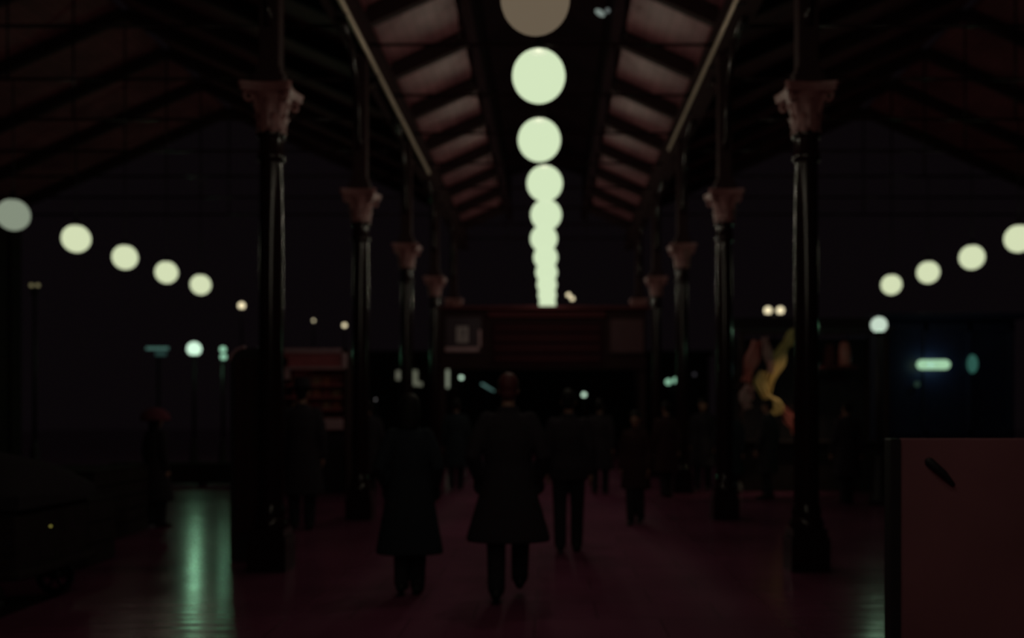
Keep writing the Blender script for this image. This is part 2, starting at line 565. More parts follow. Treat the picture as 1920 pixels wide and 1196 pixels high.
def column():
    t = thing('cast_iron_column', '', 'column', (0, 0, 0), 0, 'columns of the nave')
    mb = MB().box((0, 0, 0.16), (0.36, 0.36, 0.32)).box((0, 0, 0.36), (0.32, 0.32, 0.08))
    mb.lathe([(0.155, 0.40), (0.165, 0.43), (0.155, 0.47), (0.135, 0.50), (0.140, 0.54), (0.130, 0.58), (0.120, 0.62)], 28)
    mb.build('base', M['iron'], t, smooth=True, angle=0.6)
    mb = MB().lathe([(0.118, 0.60), (0.117, 1.6), (0.113, 2.8), (0.106, 3.86)], 32)
    mb.build('shaft', M['iron'], t, smooth=True, angle=0.6)
    mb = MB().lathe([(0.106, 3.84), (0.128, 3.87), (0.132, 3.90), (0.122, 3.93), (0.112, 3.96), (0.112, 4.06), (0.130, 4.08), (0.134, 4.11), (0.120, 4.14)], 28)
    mb.build('neck_ring', M['iron'], t, smooth=True, angle=0.6)
    # capital: bell, two tiers of leaves, corner volutes, hollow-sided abacus
    mb = MB().lathe([(0.122, 4.12), (0.128, 4.22), (0.142, 4.32), (0.170, 4.42), (0.195, 4.47)], 24)
    for i in range(8):
        acanthus(mb, i * PI / 4 + PI / 8, 0.125, 4.11, 0.17, 0.048, 0.055)
    for i in range(8):
        acanthus(mb, i * PI / 4, 0.132, 4.16, 0.24, 0.050, 0.075)
    for i in range(4):
        a = PI / 4 + i * PI / 2
        pts, rad = [], []
        for q in range(14):
            u = q / 13
            th = PI * 0.9 - u * PI * 2.2
            rr = 0.055 * (1 - 0.62 * u)
            r = 0.235 + rr * math.cos(th); z = 4.42 + rr * math.sin(th)
            pts.append((r * math.cos(a), r * math.sin(a), z)); rad.append(0.022 * (1 - 0.4 * u))
        mb.tube([(0.14 * math.cos(a), 0.14 * math.sin(a), 4.28)] + pts, [0.018] + rad, 7)
    ring = []
    for i in range(4):
        a0 = -PI / 4 + i * PI / 2
        c0 = Vector((0.335 * math.cos(a0 + 0.06), 0.335 * math.sin(a0 + 0.06), 0)); c1 = Vector((0.335 * math.cos(a0 + PI / 2 - 0.06), 0.335 * math.sin(a0 + PI / 2 - 0.06), 0))
        nrm = -(c0 + c1).normalized()
        for q in range(7):
            u = q / 6
            ring.append(c0.lerp(c1, u) + nrm * 0.045 * math.sin(u * PI))
    mb.rings([[p * s_ + Vector((0, 0, z)) for p in ring] for s_, z in ((0.90, 4.465), (0.96, 4.48), (0.96, 4.51), (1.0, 4.52), (1.0, 4.55))])
    mb.build('capital', M['cap'], t, smooth=True, angle=0.7)
    mb = MB().box((0, 0, 5.50), (0.19, 0.19, 1.90)).box((0, 0, 4.60), (0.30, 0.30, 0.10)).box((0, 0, 4.68), (0.24, 0.24, 0.08)).box((0, 0, 6.42), (0.21, 0.21, 0.08))
    mb.build('upper_post', M['timber'], t, bevel=0.012)
    # brackets springing from the upper post, both ways along the girder
    for sy in (-1, 1):
        pts = [(0, sy * (0.09 + 1.25 * (1 - math.cos(u))), 5.10 + 1.36 * math.sin(u)) for u in (q / 12 * PI / 2 for q in range(13))]
        mb = MB().tube(pts, 0.045, 8)
        for q in (0.35, 0.62):
            u = q * PI / 2
            y = sy * (0.09 + 1.25 * (1 - math.cos(u))); z = 5.10 + 1.36 * math.sin(u)
            c = Vector((0, y - sy * 0.02 + sy * 0.0, z))
            rr = 0.10 if q < 0.5 else 0.13
            ct = Vector((0, sy * 0.12 + (y - sy * 0.12) * 0.45, z + rr + 0.10))
            mb.tube([ct + Vector((0, rr * math.cos(a), rr * math.sin(a))) for a in (2 * PI * i / 16 for i in range(17))], 0.014, 6)
        mb.build('bracket', M['iron'], t, smooth=True)
    return t
first = None
for i in range(5):
    for sx in (-1, 1):
        if i == 4:
            lab = 'farthest slim iron column %s, behind the long signboard' % SIDEWORD[sx]
        else:
            lab = 'slim iron column with rose capital, %s %s' % (NEAR[i], SIDEWORD[sx])
        loc = (sx * CX, D(2 * i), 0)
        if first is None:
            first = column(); first.location = loc; first['label'] = lab
        else:
            dup(first, loc, None, lab)

# conduits clipped beneath the girders, in front of the roof foot
for sx, x, z in ((-1, 2.38, 6.38), (1, 2.38, 6.50)):
    t = thing('conduit_pipe', 'pale metal conduit under the girder ' + SIDEWORD[sx], 'pipe', (sx * x, 0, z))
    yend = 20.4 if sx < 0 else 19.0
    MB().tube([(0, 5.0, 0), (0, yend, 0)], 0.036, 12).build('pipe', M['pipe'], t, smooth=True)
    for n in range(-1, 4):
        MB().box((sx * 0.045, D(n) + 0.5, 0.0), (0.11, 0.05, 0.10)).build('clip', M['black'], t)

# ------------------------------------------------------------------ globe lamps
def globe_lamp(top, glassmat, watts, group, r=0.25):
    t = thing('globe_lamp', '', 'lamp', (0, 0, 0), 0, group)
    # origin: globe centre
    MB().ball((0, 0, 0), r, 32, 20).build('globe', glassmat, t, smooth=True)
    MB().lathe([(0.085, r - 0.03), (0.10, r - 0.01), (0.085, r + 0.03), (0.035, r + 0.07), (0.022, r + 0.12)], 20).build('collar', M['black'], t, smooth=True)
    MB().tube([(0, 0, r + 0.10), (0, 0, top)], 0.012, 8).build('rod', M['black'], t, smooth=True)
    if watts:
        bulb('bulb', t, (0, 0, 0), watts, (1.0, 0.86, 0.68))
    return t
LZ = EYE + 3.17
OFF = {0: 0.0, 1: -0.02, 2: 0.03, 3: 0.04, 4: -0.01, 5: 0.01, 6: 0.02}
first = None
for n in range(-8, 10):
    loc = (OFF.get(n, 0.02), D(n), LZ)
    if n == -1:
        t = globe_lamp(6.58 - LZ + 0.19, M['opal_dim'], LAMP_W * 0.25, 'globe lamps down the nave')
        loc = (0.0, D(n), LZ - 0.19)
        lab = 'dim globe lamp cut by the top edge, above the bright row'
        t.location = loc; t['label'] = lab
        continue
    if n >= 0:
        lab = ('bright opal globe lamp over the nave, %s of the central row' % NEAR[n]) if n < 9 else 'last opal globe of the central row, just above the signboard'
    else:
        lab = 'opal globe lamp overhead on the viewer side of the dim globe, %s from it' % NEAR[-n - 2].replace('nearest', 'first')
        if n < -3: lab = 'opal globe lamp of the central row behind the viewer, %s' % NEAR[-n - 4].replace('nearest', 'first')
    if first is None:
        first = globe_lamp(6.58 - LZ, M['opal'], LAMP_W, 'globe lamps down the nave')
        first.location = loc; first['label'] = lab; t = first
    else:
        t = dup(first, loc, None, lab)
# side rows
for sx in (-1, 1):
    first = None
    for n in range(3, 8):
        if sx > 0 and n == 3: continue
        loc = ({3: -8.56, 4: -8.60}.get(n, -SIDE) if sx < 0 else {4: 8.71, 5: 8.79, 6: 8.73}.get(n, SIDE), D(n), LZ)
        k = n - 3 if sx < 0 else n - 4
        gm = M['opal_grey'] if (sx < 0 and n == 3) else M['opal_side']
        lab = 'cream globe lamp of the aisle row %s, %s along it' % (SIDEWORD[sx], ['first', 'second', 'third', 'fourth', 'fifth'][k])
        if gm is M['opal_grey']:
            lab = 'greyed globe lamp at the frame edge, first of the row ' + SIDEWORD[sx]
            t = globe_lamp(PLATE_Z + 0.022 - LZ, gm, 0, 'globe lamps of the side aisles'); t.location = loc; t['label'] = lab
            continue
        if first is None:
            first = globe_lamp(PLATE_Z + 0.022 - LZ, gm, 8.0, 'globe lamps of the side aisles'); first.location = loc; first['label'] = lab
        else:
            dup(first, loc, None, lab)

# ------------------------------------------------------------------ distant lamps on posts
def post_lamp(name, label, heads, d, gm, r, watts=0, wcol=(1, .85, .6), cat='street lamp', group=None):
    """heads: pixel positions of the globes at depth d; one post under their middle"""
    P = [at(x, y, d) for x, y in heads]
    c = sum(P, Vector()) / len(P)
    t = thing(name, label, cat, (c.x, d, 0), 0, group)
    ztop = max(p.z for p in P) - r
    MB().lathe([(0.16, 0), (0.16, 0.10), (0.11, 0.18), (0.09, 0.6), (0.06, 0.7), (0.05, 0.8)], 14).build('post_base', M['black'], t, smooth=True)
    MB().tube([(0, 0, 0.75), (0, 0, min(p.z for p in P) - r - 0.02)], [0.05, 0.035], 10).build('post', M['black'], t, smooth=True)
    for p in P:
        q = Vector((p.x - c.x, 0, p.z))
        g = MB().ball(q, r, 18, 12).build('globe', gm, t, smooth=True)
        mb = MB().lathe([(r * .5, -r * 1.05), (r * .6, -r * .92), (r * .4, -r * .8)], 12, q)
        if len(P) > 1:
            low = min(p_.z for p_ in P) - r - 0.02
            mb.tube([(0, 0, low - 0.25), (q.x * 0.6, 0, low - 0.18), (q.x, 0, q.z - r * 0.95)], 0.025, 8)
        else:
            mb.tube([(0, 0, q.z - r * 1.2), (0, 0, q.z - r * 0.95)], 0.035, 8)
        mb.build('globe_holder', M['black'], t, smooth=True)
        if watts:
            bulb('bulb', t, q, watts, wcol)
    return t

post_lamp('street_lamp', 'small warm lamp where the newsstand side row of globes ends', [(453, 573)], 38, M['warm'], 0.13)
post_lamp('street_lamp', 'tiny warm distant lamp, the higher one above the newsstand', [(588, 601)], 52, M['warm'], 0.06)
post_lamp('street_lamp', 'small warm distant lamp, the lower one above the newsstand corner', [(646, 610)], 52, M['warm'], 0.11)
post_lamp('street_lamp', 'small warm lamp beside the far end of the central globes', [(1066, 553), (1073, 560)], 46, M['warm'], 0.10)
post_lamp('street_lamp', 'twin warm lamps on one post beside the nearest column of the stall side', [(1440, 582), (1463, 582)], 45, M['warm'], 0.17)
post_lamp('street_lamp', 'faint twin lamp far out under the newsstand side globes', [(59, 535), (71, 535)], 24, opal('faint_glass', lin(110, 104, 74)), 0.045)
post_lamp('street_lamp', 'pale blue green lamp standing between stall and navy kiosk', [(1648, 609)], 16.0, opal('pale_teal_glass', lin(196, 216, 198)), 0.13, 55.0, (0.48, 1.0, 0.60))
post_lamp('street_lamp', 'largest blue green lamp, casting a long streak on the floor', [(364, 654)], 27.0, M['teal'], 0.19, TEAL_W, (0.40, 1.0, 0.56))
post_lamp('street_lamp', 'double blue green lamp beside the largest one', [(418, 655), (419, 669)], 27.0, M['teal_soft'], 0.085, TEAL_W * 0.25, (0.40, 1.0, 0.56))
post_lamp('street_lamp', 'small blue green lamp beside the grey lit windows', [(865, 708)], 46, M['teal'], 0.09)
post_lamp('street_lamp', 'small white lamp under the middle of the signboard', [(1095, 740)], 40, M['teal'], 0.09)
post_lamp('street_lamp', 'double blue green lamp under the far signboard end', [(1253, 716), (1267, 713)], 42, M['teal_soft'], 0.12)
post_lamp('street_lamp', 'very faint grey lamp beyond the double blue green one', [(1302, 702)], 42, opal('very_faint_glass', lin(52, 50, 54)), 0.07)

# small cold glints high on the ridge lantern: glowing balls stand in for them, on an added arm
t = thing('glint', 'small cold white twin spotlight high beside the dim globe', 'glint', (CURB - 0.12, 0, 0))
p0 = at(1128, 27, 15.2)
t.location = (p0.x, p0.y, p0.z)
MB().bar((0, 0, -0.02), (CURB - p0.x, 0, 0.05), 0.03, 0.03).build('arm', M['black'], t)
h = MB().ball((-0.03, -0.02, 0), (0.085, 0.05, 0.04), 14, 8).build('glint_ball', emit('cold_glint', lin(120, 132, 126)), t, smooth=True)
h.rotation_euler = (0, 0.55, 0)
MB().ball((0.09, -0.02, 0.05), 0.035, 12, 8).build('glint_ball', emit('cold_glint_small', lin(96, 104, 102)), t, smooth=True)

# ------------------------------------------------------------------ signboard across the nave
GD = 25.2
gx0, gx1 = at(822, 0, GD).x, at(1212, 0, GD).x
gzt, gzb = at(0, 579, GD).z, at(0, 692, GD).z
t = thing('signboard', 'long dark signboard across the far end of the nave', 'sign', (0, GD, 0))
MB().box(((gx0 + gx1) / 2, 0.10, (gzt + gzb) / 2), (gx1 - gx0, 0.10, gzt - gzb)).build('backing_board', M['coat_brown'], t, bevel=0.01)
for x in (gx0 + 0.08, gx1 - 0.08):
    MB().box((x, 0.24, gzt / 2), (0.16, 0.16, gzt)).build('leg', M['timber'], t, bevel=0.01)
mb = MB().box(((gx0 + gx1) / 2, 0.02, gzt + 0.02), (gx1 - gx0 + 0.16, 0.34, 0.08))
mb.box((at(1025, 0, GD).x, -0.02, at(0, 590, GD).z), (at(1135, 0, GD).x - at(915, 0, GD).x, 0.12, 0.14))
mb.build('cornice', M['coat_wine'], t, bevel=0.01)
a, b = at(922, 603, GD), at(1130, 684, GD)
pn = MB().box(((a.x + b.x) / 2, 0.03, (a.z + b.z) / 2), (b.x - a.x, 0.06, a.z - b.z)).build('centre_panel', mat('dark_wine_panel', (0.036, 0.008, 0.013), 0.7, 0, 0.3, 2, spec=0.1), t, bevel=0.01)
for q in range(4):
    z = a.z - (a.z - b.z) * (0.14 + 0.24 * q)
    MB().box(((a.x + b.x) / 2, -0.01, z), (b.x - a.x - 0.16, 0.03, 0.035)).build('batten', M['coat_wine'], pn)
a, b = at(835, 594, GD), at(902, 662, GD)
pl = MB().box(((a.x + b.x) / 2, 0.03, (a.z + b.z) / 2), (b.x - a.x, 0.06, a.z - b.z)).build('notice_panel', mat('dark_mauve_panel', (0.055, 0.028, 0.045), 0.5, 0, 0.2, 3), t, bevel=0.01)
c = at(0, 655, GD)
mb = MB().box(((a.x + b.x) / 2, -0.02, c.z), (b.x - a.x, 0.06, 0.10)).box((b.x - 0.03, -0.02, (a.z + b.z) / 2 - 0.15), (0.06, 0.06, (a.z - b.z) * 0.6))
mb.build('ledge', M['rosetrim'], pl)
c0, c1 = at(856, 612, GD), at(878, 642, GD)
pp = MB().box(((c0.x + c1.x) / 2, -0.015, (c0.z + c1.z) / 2), (c1.x - c0.x, 0.03, c0.z - c1.z)).build('number_plate', M['paper'], pl)
cxm, czm = (c0.x + c1.x) / 2, (c0.z + c1.z) / 2
mb = MB().box((cxm + 0.005, -0.034, czm + 0.085), (0.13, 0.010, 0.035))
mb.bar((cxm + 0.055, -0.034, czm + 0.08), (cxm + 0.0, -0.034, czm - 0.12), 0.010, 0.034, up=(1, 0, 0))
mb.build('figure_seven', M['black'], pl)
a, b = at(1142, 596, GD), at(1208, 662, GD)
pr = MB().box(((a.x + b.x) / 2, 0.03, (a.z + b.z) / 2), (b.x - a.x, 0.06, a.z - b.z)).build('notice_panel', mat('wine_notice_panel', (0.10, 0.035, 0.045), 0.6, 0, 0.3, 3), t, bevel=0.01)
mb = MB()
for x in (a.x, b.x):
    mb.box((x, -0.005, (a.z + b.z) / 2), (0.05, 0.05, a.z - b.z))
for z in (a.z, b.z):
    mb.box(((a.x + b.x) / 2, -0.005, z), (b.x - a.x, 0.05, 0.05))
mb.build('frame', M['timber'], pr)

# ------------------------------------------------------------------ red newsstand
ND = 18.0
x0, x1 = at(529, 0, ND).x, at(650, 0, ND).x
ztop, zsign = at(0, 654, ND).z, at(0, 692, ND).z
w = x1 - x0; cxn = (x0 + x1) / 2
t = thing('newsstand', 'wine red newsstand with lit header board and open shelves', 'kiosk', (cxn, ND, 0))
MB().box((0, 0.55, ztop / 2), (w, 0.06, ztop)).box((-w / 2 + 0.03, 0.28, ztop / 2), (0.06, 0.56, ztop)).box((w / 2 - 0.03, 0.28, ztop / 2), (0.06, 0.56, ztop)).build('carcass', M['coat_brown'], t)
MB().box((0, 0.50, ztop / 2 + 0.5), (w - 0.13, 0.03, ztop - 1.1)).build('back_panel', M['red'], t)
hb = MB().box((0.02, -0.04, (ztop + zsign) / 2), (w - 0.06, 0.08, ztop - zsign - 0.06)).build('header_board', M['red'], t)
mb = MB()
mb.box((0, -0.06, ztop - 0.04), (w, 0.12, 0.08)).box((w / 2 - 0.03, -0.06, (ztop + zsign) / 2), (0.06, 0.12, ztop - zsign)).box((0, -0.06, zsign + 0.015), (w, 0.11, 0.04))
mb.build('frame', M['rosetrim'], hb)
MB().box((-w / 2 + 0.07, -0.03, at(0, 690, ND).z), (0.15, 0.10, 0.42)).build('side_post', M['rosetrim'], t, bevel=0.02)
sh = []
for py in (722, 745, 768):
    z = at(0, py, ND).z
    sh.append(z)
    MB().box((0, 0.24, z), (w - 0.12, 0.44, 0.03)).build('shelf', M['red'], t)
z = at(0, 795, ND).z
MB().box((0.22, -0.02, z), (0.60, 0.08, 0.20)).build('lower_board', M['rosetrim'], t, bevel=0.01)
MB().box((0, 0.24, 0.55), (w - 0.12, 0.50, 1.10)).build('base_cabinet', M['black'], t)
random.seed(4)
covers = [mat('cover_%s' % nm, c, 0.5, 0, 0.2, 6) for nm, c in (('rust', (0.40, 0.13, 0.07)), ('wine', (0.25, 0.04, 0.05)), ('tan', (0.34, 0.20, 0.12)))]
nmz = {0: 'top', 1: 'middle', 2: 'lowest'}
for si, z in enumerate(sh):
    for q in range(5):
        h = random.uniform(0.13, 0.16)
        xx = cxn - w / 2 + 0.2 + q * 0.185
        o = MB().box((0, 0, h / 2), (0.15, 0.02, h), Matrix.Rotation(-0.2, 3, 'X')).build('magazine', covers[(q + si) % 3], None, loc=(xx, ND + 0.22, z + 0.018))
        tag(o, '%s magazine standing on the %s newsstand shelf, %s from its pale post' % (['rust', 'wine red', 'tan'][(q + si) % 3], nmz[si], ['first', 'second', 'third', 'fourth', 'fifth'][q]), 'magazine', 'magazines in the newsstand')

# ------------------------------------------------------------------ dark booth behind the nearest column
BD = 9.95
p0, p1 = at(430, 0, BD), at(514, 0, BD)
t = thing('booth', 'dark narrow booth with rounded top behind the nearest column', 'booth', ((p0.x + p1.x) / 2, BD + 0.28, 0))
bw = p1.x - p0.x; bz = at(0, 652, BD).z
prof = [(-bw / 2, 0), (bw / 2, 0), (bw / 2, bz - 0.16)]
prof += [(bw / 2 - 0.16 + 0.16 * math.cos(u), bz - 0.16 + 0.16 * math.sin(u)) for u in (q / 6 * PI / 2 for q in range(1, 7))]
prof += [(-bw / 2 + 0.16 + 0.16 * math.cos(u), bz - 0.16 + 0.16 * math.sin(u)) for u in (PI / 2 + q / 6 * PI / 2 for q in range(0, 7))]
MB().prism([Vector((x, 0, z)) for x, z in prof], (0, -0.26, 0), (0, 0.24, 0)).build('shell', M['black'], t, bevel=0.012)
mb = MB().box((0, -0.27, 1.15), (bw - 0.10, 0.03, 1.75))
dr = mb.build('door', M['coat_brown'], t, bevel=0.01)
MB().tube([(bw / 2 - 0.10, -0.30, 1.0), (bw / 2 - 0.10, -0.33, 1.05), (bw / 2 - 0.10, -0.33, 1.25), (bw / 2 - 0.10, -0.30, 1.3)], 0.01, 8).build('handle', M['brass'], dr, smooth=True)
pts = [(-bw / 2 + 0.16 + 0.165 * math.cos(u), -0.275, bz - 0.16 + 0.165 * math.sin(u)) for u in (PI / 2 + q / 6 * PI / 2 * 0.9 for q in range(7))]
MB().tube(pts, 0.014, 8).build('corner_highlight', M['rosetrim'], t, smooth=True)  # pale tube standing in for the highlight on the rounded corner

# ------------------------------------------------------------------ draped stall
SD = 18.6
def sp(x, y): return at(x, y, SD)
q0, q1 = sp(1386, 0).x, sp(1668, 0).x
zt = sp(0, 622).z
t = thing('market_stall', 'dark market stall hung with draped cloths behind the column', 'stall', ((q0 + q1) / 2, SD, 0))
sw = q1 - q0
for x in (-sw / 2 + 0.05, sw / 2 - 0.05):
    for y in (0.05, 1.15):
        MB().box((x, y, zt / 2), (0.07, 0.07, zt)).build('post', M['timber'], t)
MB().box((0, 0.02, zt - 0.02), (sw, 0.05, 0.06)).build('front_rail', M['timber'], t)
MB().prism([Vector((-sw / 2 - 0.1, -0.02, zt + 0.02)), Vector((sw / 2 + 0.1, -0.02, zt + 0.02)), Vector((sw / 2 + 0.1, 1.3, zt + 0.35)), Vector((-sw / 2 - 0.1, 1.3, zt + 0.35))], (0, 0, 0), (0, 0, 0.03)).build('canopy', M['black'], t)
MB().box((0, 0.55, 0.45), (sw - 0.14, 1.1, 0.90)).box((0, 0.5, 0.92), (sw - 0.05, 1.25, 0.05)).build('counter', M['crate'], t, bevel=0.01)
MB().box((0, 1.19, zt / 2 + 0.4), (sw - 0.1, 0.03, zt - 0.9)).build('back_cloth', M['coat_black'], t)
MB().box((sp(1573, 0).x - (q0 + q1) / 2, 0.25, sp(0, 688).z), (0.72, 0.4, 0.05)).build('shelf', M['coat_wine'], t)

for py in (699, 722, 764):
    xr = {699: (1380, 1440), 722: (1380, 1415), 764: (1448, 1500)}[py]
    z = sp(0, py).z; xa = sp(xr[0], 0).x - (q0 + q1) / 2; xb = sp(xr[1], 0).x - (q0 + q1) / 2
    MB().tube([(xa, -0.07, z), (xb, -0.07, z)], 0.014, 8).tube([(xa + 0.08, -0.07, z), (xa + 0.08, 1.17, z)], 0.012, 8).tube([(xb - 0.05, -0.07, z), (xb - 0.05, 1.17, z)], 0.012, 8).build('cross_rail', M['timber'], t, smooth=True)

def drape(name, path, width, m, label, y=-0.05, fold=5):
    """soft hanging cloth with folds along a path of pixels"""
    P = [sp(x, yy) for x, yy in path]
    # resample
    Q = []
    for i in range(len(P) - 1):
        for u in range(5):
            Q.append(P[i].lerp(P[i + 1], u / 5))
    Q.append(P[-1])
    nseg = 16
    rings = []
    for i, p in enumerate(Q):
        d = (Q[min(i + 1, len(Q) - 1)] - Q[max(i - 1, 0)]).normalized()
        a = Vector((d.z, 0, -d.x)).normalized()
        wv = width * (0.85 + 0.25 * math.sin(i * 0.55 + len(path)))
        ring = []
        for k_ in range(nseg + 1):
            s_ = k_ / nseg * 2 - 1
            ring.append(p + a * s_ * wv / 2 + Vector((0, y + 0.028 * math.sin(s_ * PI * fold / 2 + i * 0.25), 0)))
        back = [q_ + Vector((0, 0.018, 0)) for q_ in reversed(ring)]
        rings.append(ring + back)
    return tag(MB().rings(rings).build(name, m, smooth=True, angle=1.2), label, 'cloth', 'draped cloths on the stall')
drape('draped_cloth', [(1500, 626), (1482, 634), (1466, 652), (1455, 678), (1444, 706), (1428, 735)], 0.28, M['gold'], 'broad gold satin cloth swept down from the stall rail', -0.14)
drape('draped_cloth', [(1428, 634), (1433, 656), (1438, 680), (1440, 700)], 0.17, M['blush'], 'pale blush cloth hanging beside the gold satin', -0.24)
drape('draped_cloth', [(1416, 640), (1410, 665), (1402, 690), (1396, 716)], 0.26, M['rose'], 'rose red cloth hanging at the stall corner', -0.14)
drape('draped_cloth', [(1426, 698), (1420, 718), (1428, 742), (1446, 758), (1454, 776)], 0.24, M['gold'], 'narrow gold cloth gathered below the broad gold one', -0.31)
drape('draped_cloth', [(1404, 722), (1398, 738), (1394, 750), (1400, 766)], 0.26, M['blush'], 'dusky blush cloth below the rose red one', -0.13)
drape('draped_cloth', [(1462, 764), (1474, 778), (1484, 796), (1489, 812)], 0.22, M['rose'], 'rose cloth end trailing low beside the column', -0.14)
# stall goods on the shelf and below
def softbox(name, c, size, m, label, cat, group):
    mb = MB()
    x, y, z = size
    mb.loft([(0, 0, 0, x * .42, y * .42), (0, 0, z * .08, x * .5, y * .5), (0, 0, z * .6, x * .48, y * .48), (0, 0, z * .92, x * .36, y * .36), (0, 0, z, x * .18, y * .18)], 16)
    return tag(mb.build(name, m, smooth=True, loc=c), label, cat, group)
p = sp(1590, 685); softbox('fabric_bundle', (p.x, SD + 0.22, p.z), (0.24, 0.22, 0.46), M['rose'], 'upright rose bundle on the stall shelf', 'bundle', 'bundles on the stall')
p = sp(1562, 685); softbox('fabric_bundle', (p.x, SD + 0.22, p.z), (0.22, 0.2, 0.42), M['coat_wine'], 'darker bundle beside the rose one on the stall shelf', 'bundle', 'bundles on the stall')
p = sp(1588, 0); softbox('fabric_bundle', (p.x, SD + 0.2, 0.946), (0.22, 0.2, 0.5), M['coat_wine'], 'wine coloured bundle standing on the stall counter', 'bundle', 'bundles on the stall')
# added lamp, hidden by the column, to brighten the cloths
p = sp(1513, 640)
t = thing('cloth_fill_lamp', 'small black shaded lamp added to brighten the draped cloths', 'lamp', (p.x, SD - 0.75, zt + 0.02))
MB().tube([(0, 0.71, 0.02), (0, 0.3, 0.12), (0, 0.0, 0.03)], 0.012, 8).build('arm', M['black'], t, smooth=True)
MB().lathe([(0.02, 0.03), (0.03, 0.0), (0.09, -0.12), (0.088, -0.125), (0.026, -0.005)], 16).build('lamp_shade', M['black'], t, smooth=True)
sl = bpy.data.lights.new('bulb', 'SPOT'); sl.energy = 34; sl.color = (1, .8, .5); sl.spot_size = 1.9; sl.spot_blend = 0.6; sl.shadow_soft_size = 0.03
so = bpy.data.objects.new('bulb', sl); COL.objects.link(so); so.parent = t; so.location = (0, 0, -0.05)
so.rotation_euler = Vector((-0.55, 0.62, -0.75)).to_track_quat('-Z', 'Y').to_euler()

# ------------------------------------------------------------------ navy kiosk with tube light
KD = 20.5
a, b = at(1655, 598, KD), at(1905, 0, KD)
t = thing('kiosk', 'navy blue kiosk with a pill shaped tube light', 'kiosk', ((a.x + b.x) / 2, KD, 0))
kw = b.x - a.x; kz = a.z
MB().box((0, 1.3, kz / 2), (kw, 2.4, kz)).box((0, 1.25, kz + 0.06), (kw + 0.3, 2.8, 0.12)).build('body', M['navy'], t, bevel=0.02)
mb = MB()
for x in (-kw / 2 + 0.06, -kw / 6, kw / 6, kw / 2 - 0.06):
    mb.box((x, 0.08, kz / 2), (0.10, 0.06, kz - 0.1))
mb.box((0, 0.08, 1.05), (kw, 0.06, 0.12)).box((0, 0.08, kz - 0.15), (kw, 0.06, 0.2))
mb.build('panel_frame', M['navy'], t, bevel=0.01)
c = at(1746, 684, KD)
mb = MB().capsule([(c.x - t.location.x - 0.24, -0.12, c.z), (c.x - t.location.x + 0.24, -0.12, c.z)], 0.10, 14)
tl = mb.build('tube_light', opal('tube_glass', lin(160, 205, 166)), t, smooth=True)
MB().box((c.x - t.location.x, 0.02, c.z), (0.3, 0.12, 0.08)).build('mount', M['black'], tl)
al = bpy.data.lights.new('tube_glow', 'POINT'); al.energy = 7; al.color = (.35, .75, 1.0); al.shadow_soft_size = 0
ao = bpy.data.objects.new('tube_glow', al); COL.objects.link(ao); ao.parent = t; ao.location = (c.x - t.location.x, -0.12, c.z)
c = at(1824, 682, KD)
MB().ball((c.x - t.location.x, 0.02, c.z), (0.11, 0.06, 0.19), 16, 10).build('oval_sign', opal('oval_teal', lin(44, 86, 76)), t, smooth=True)
c = at(1721, 720, KD)
MB().ball((c.x - t.location.x, 0.04, c.z), (0.06, 0.03, 0.06), 12, 8).build('button_light', opal('button_teal', lin(32, 48, 40)), t, smooth=True)

# ------------------------------------------------------------------ board close on one side
PD = 4.6
xl = at(1688, 0, PD).x; zt = at(0, 822, PD).z
t = thing('standing_board', 'tall wine red standing board close to the viewer, with a slanting handle', 'board', (xl + 0.75, PD, 0))
board = mat('worn_wine_board', (0.33, 0.125, 0.150), 0.65, 0, 0.35, 1.6)
MB().box((0, 0.02, zt / 2 + 0.03), (1.5, 0.035, zt - 0.06)).build('front_board', board, t, bevel=0.006)
for x in (-0.775, 0.775):
    MB().box((x, 0.03, zt / 2 + 0.005), (0.05, 0.09, zt - 0.01)).build('corner_post', M['black'], t, bevel=0.006)
    MB().box((x, 0.06, 0.04), (0.07, 0.60, 0.08)).build('foot', M['black'], t, bevel=0.01)
MB().box((0, 0.055, zt - 0.2), (1.5, 0.03, 0.08)).build('rear_rail', M['black'], t)
p0, p1 = at(1742, 866, PD), at(1786, 908, PD)
mb = MB().capsule([(p0.x - xl - 0.75, -0.006, p0.z), ((p0.x + p1.x) / 2 - xl - 0.75 + 0.004, -0.022, (p0.z + p1.z) / 2), (p1.x - xl - 0.75, -0.006, p1.z)], [0.022, 0.017, 0.010], 10)
hd = mb.build('handle', M['black'], t, smooth=True)
hd['label'] = 'dark slanting handle'

# ------------------------------------------------------------------ crates and covered cart on the other side
def crate(loc, size, label, rz=0.0):
    x, y, z = size
    t = thing('crate', label, 'crate', loc, rz, 'crates beside the cart')
    mb = MB()
    n = max(3, int(z / 0.16))
    for k_ in range(n):
        zz = (k_ + 0.5) * z / n
        hh = z / n - 0.015
        mb.box((0, -y / 2 + 0.012, zz), (x, 0.024, hh)).box((0, y / 2 - 0.012, zz), (x, 0.024, hh))
        mb.box((-x / 2 + 0.012, 0, zz), (0.024, y - 0.05, hh)).box((x / 2 - 0.012, 0, zz), (0.024, y - 0.05, hh))
    mb.build('slatted_side', M['crate'], t)
    mb = MB()
    for i in (-1, 1):
        for j in (-1, 1):
            mb.box((i * (x / 2 - 0.06), j * (y / 2 - 0.05), z / 2), (0.06, 0.05, z))
    mb.build('corner_batten', M['crate'], t)
    MB().box((0, 0, z + 0.012), (x + 0.02, y + 0.02, 0.024)).build('lid', M['crate'], t)
    return t
crate((-5.55, 11.9, 0), (1.1, 1.5, 0.80), 'low dark crate on the floor before the figure in the domed hat')
crate((-4.95, 9.7, 0), (1.2, 1.0, 0.62), 'dark crate standing behind the covered cart')
crate((-6.15, 9.7, 0), (1.0, 1.0, 1.05), 'taller dark crate beyond the covered cart')
t = thing('covered_cart', 'black covered handcart with a tiny yellow lamp', 'cart', (-4.55, 7.6, 0))
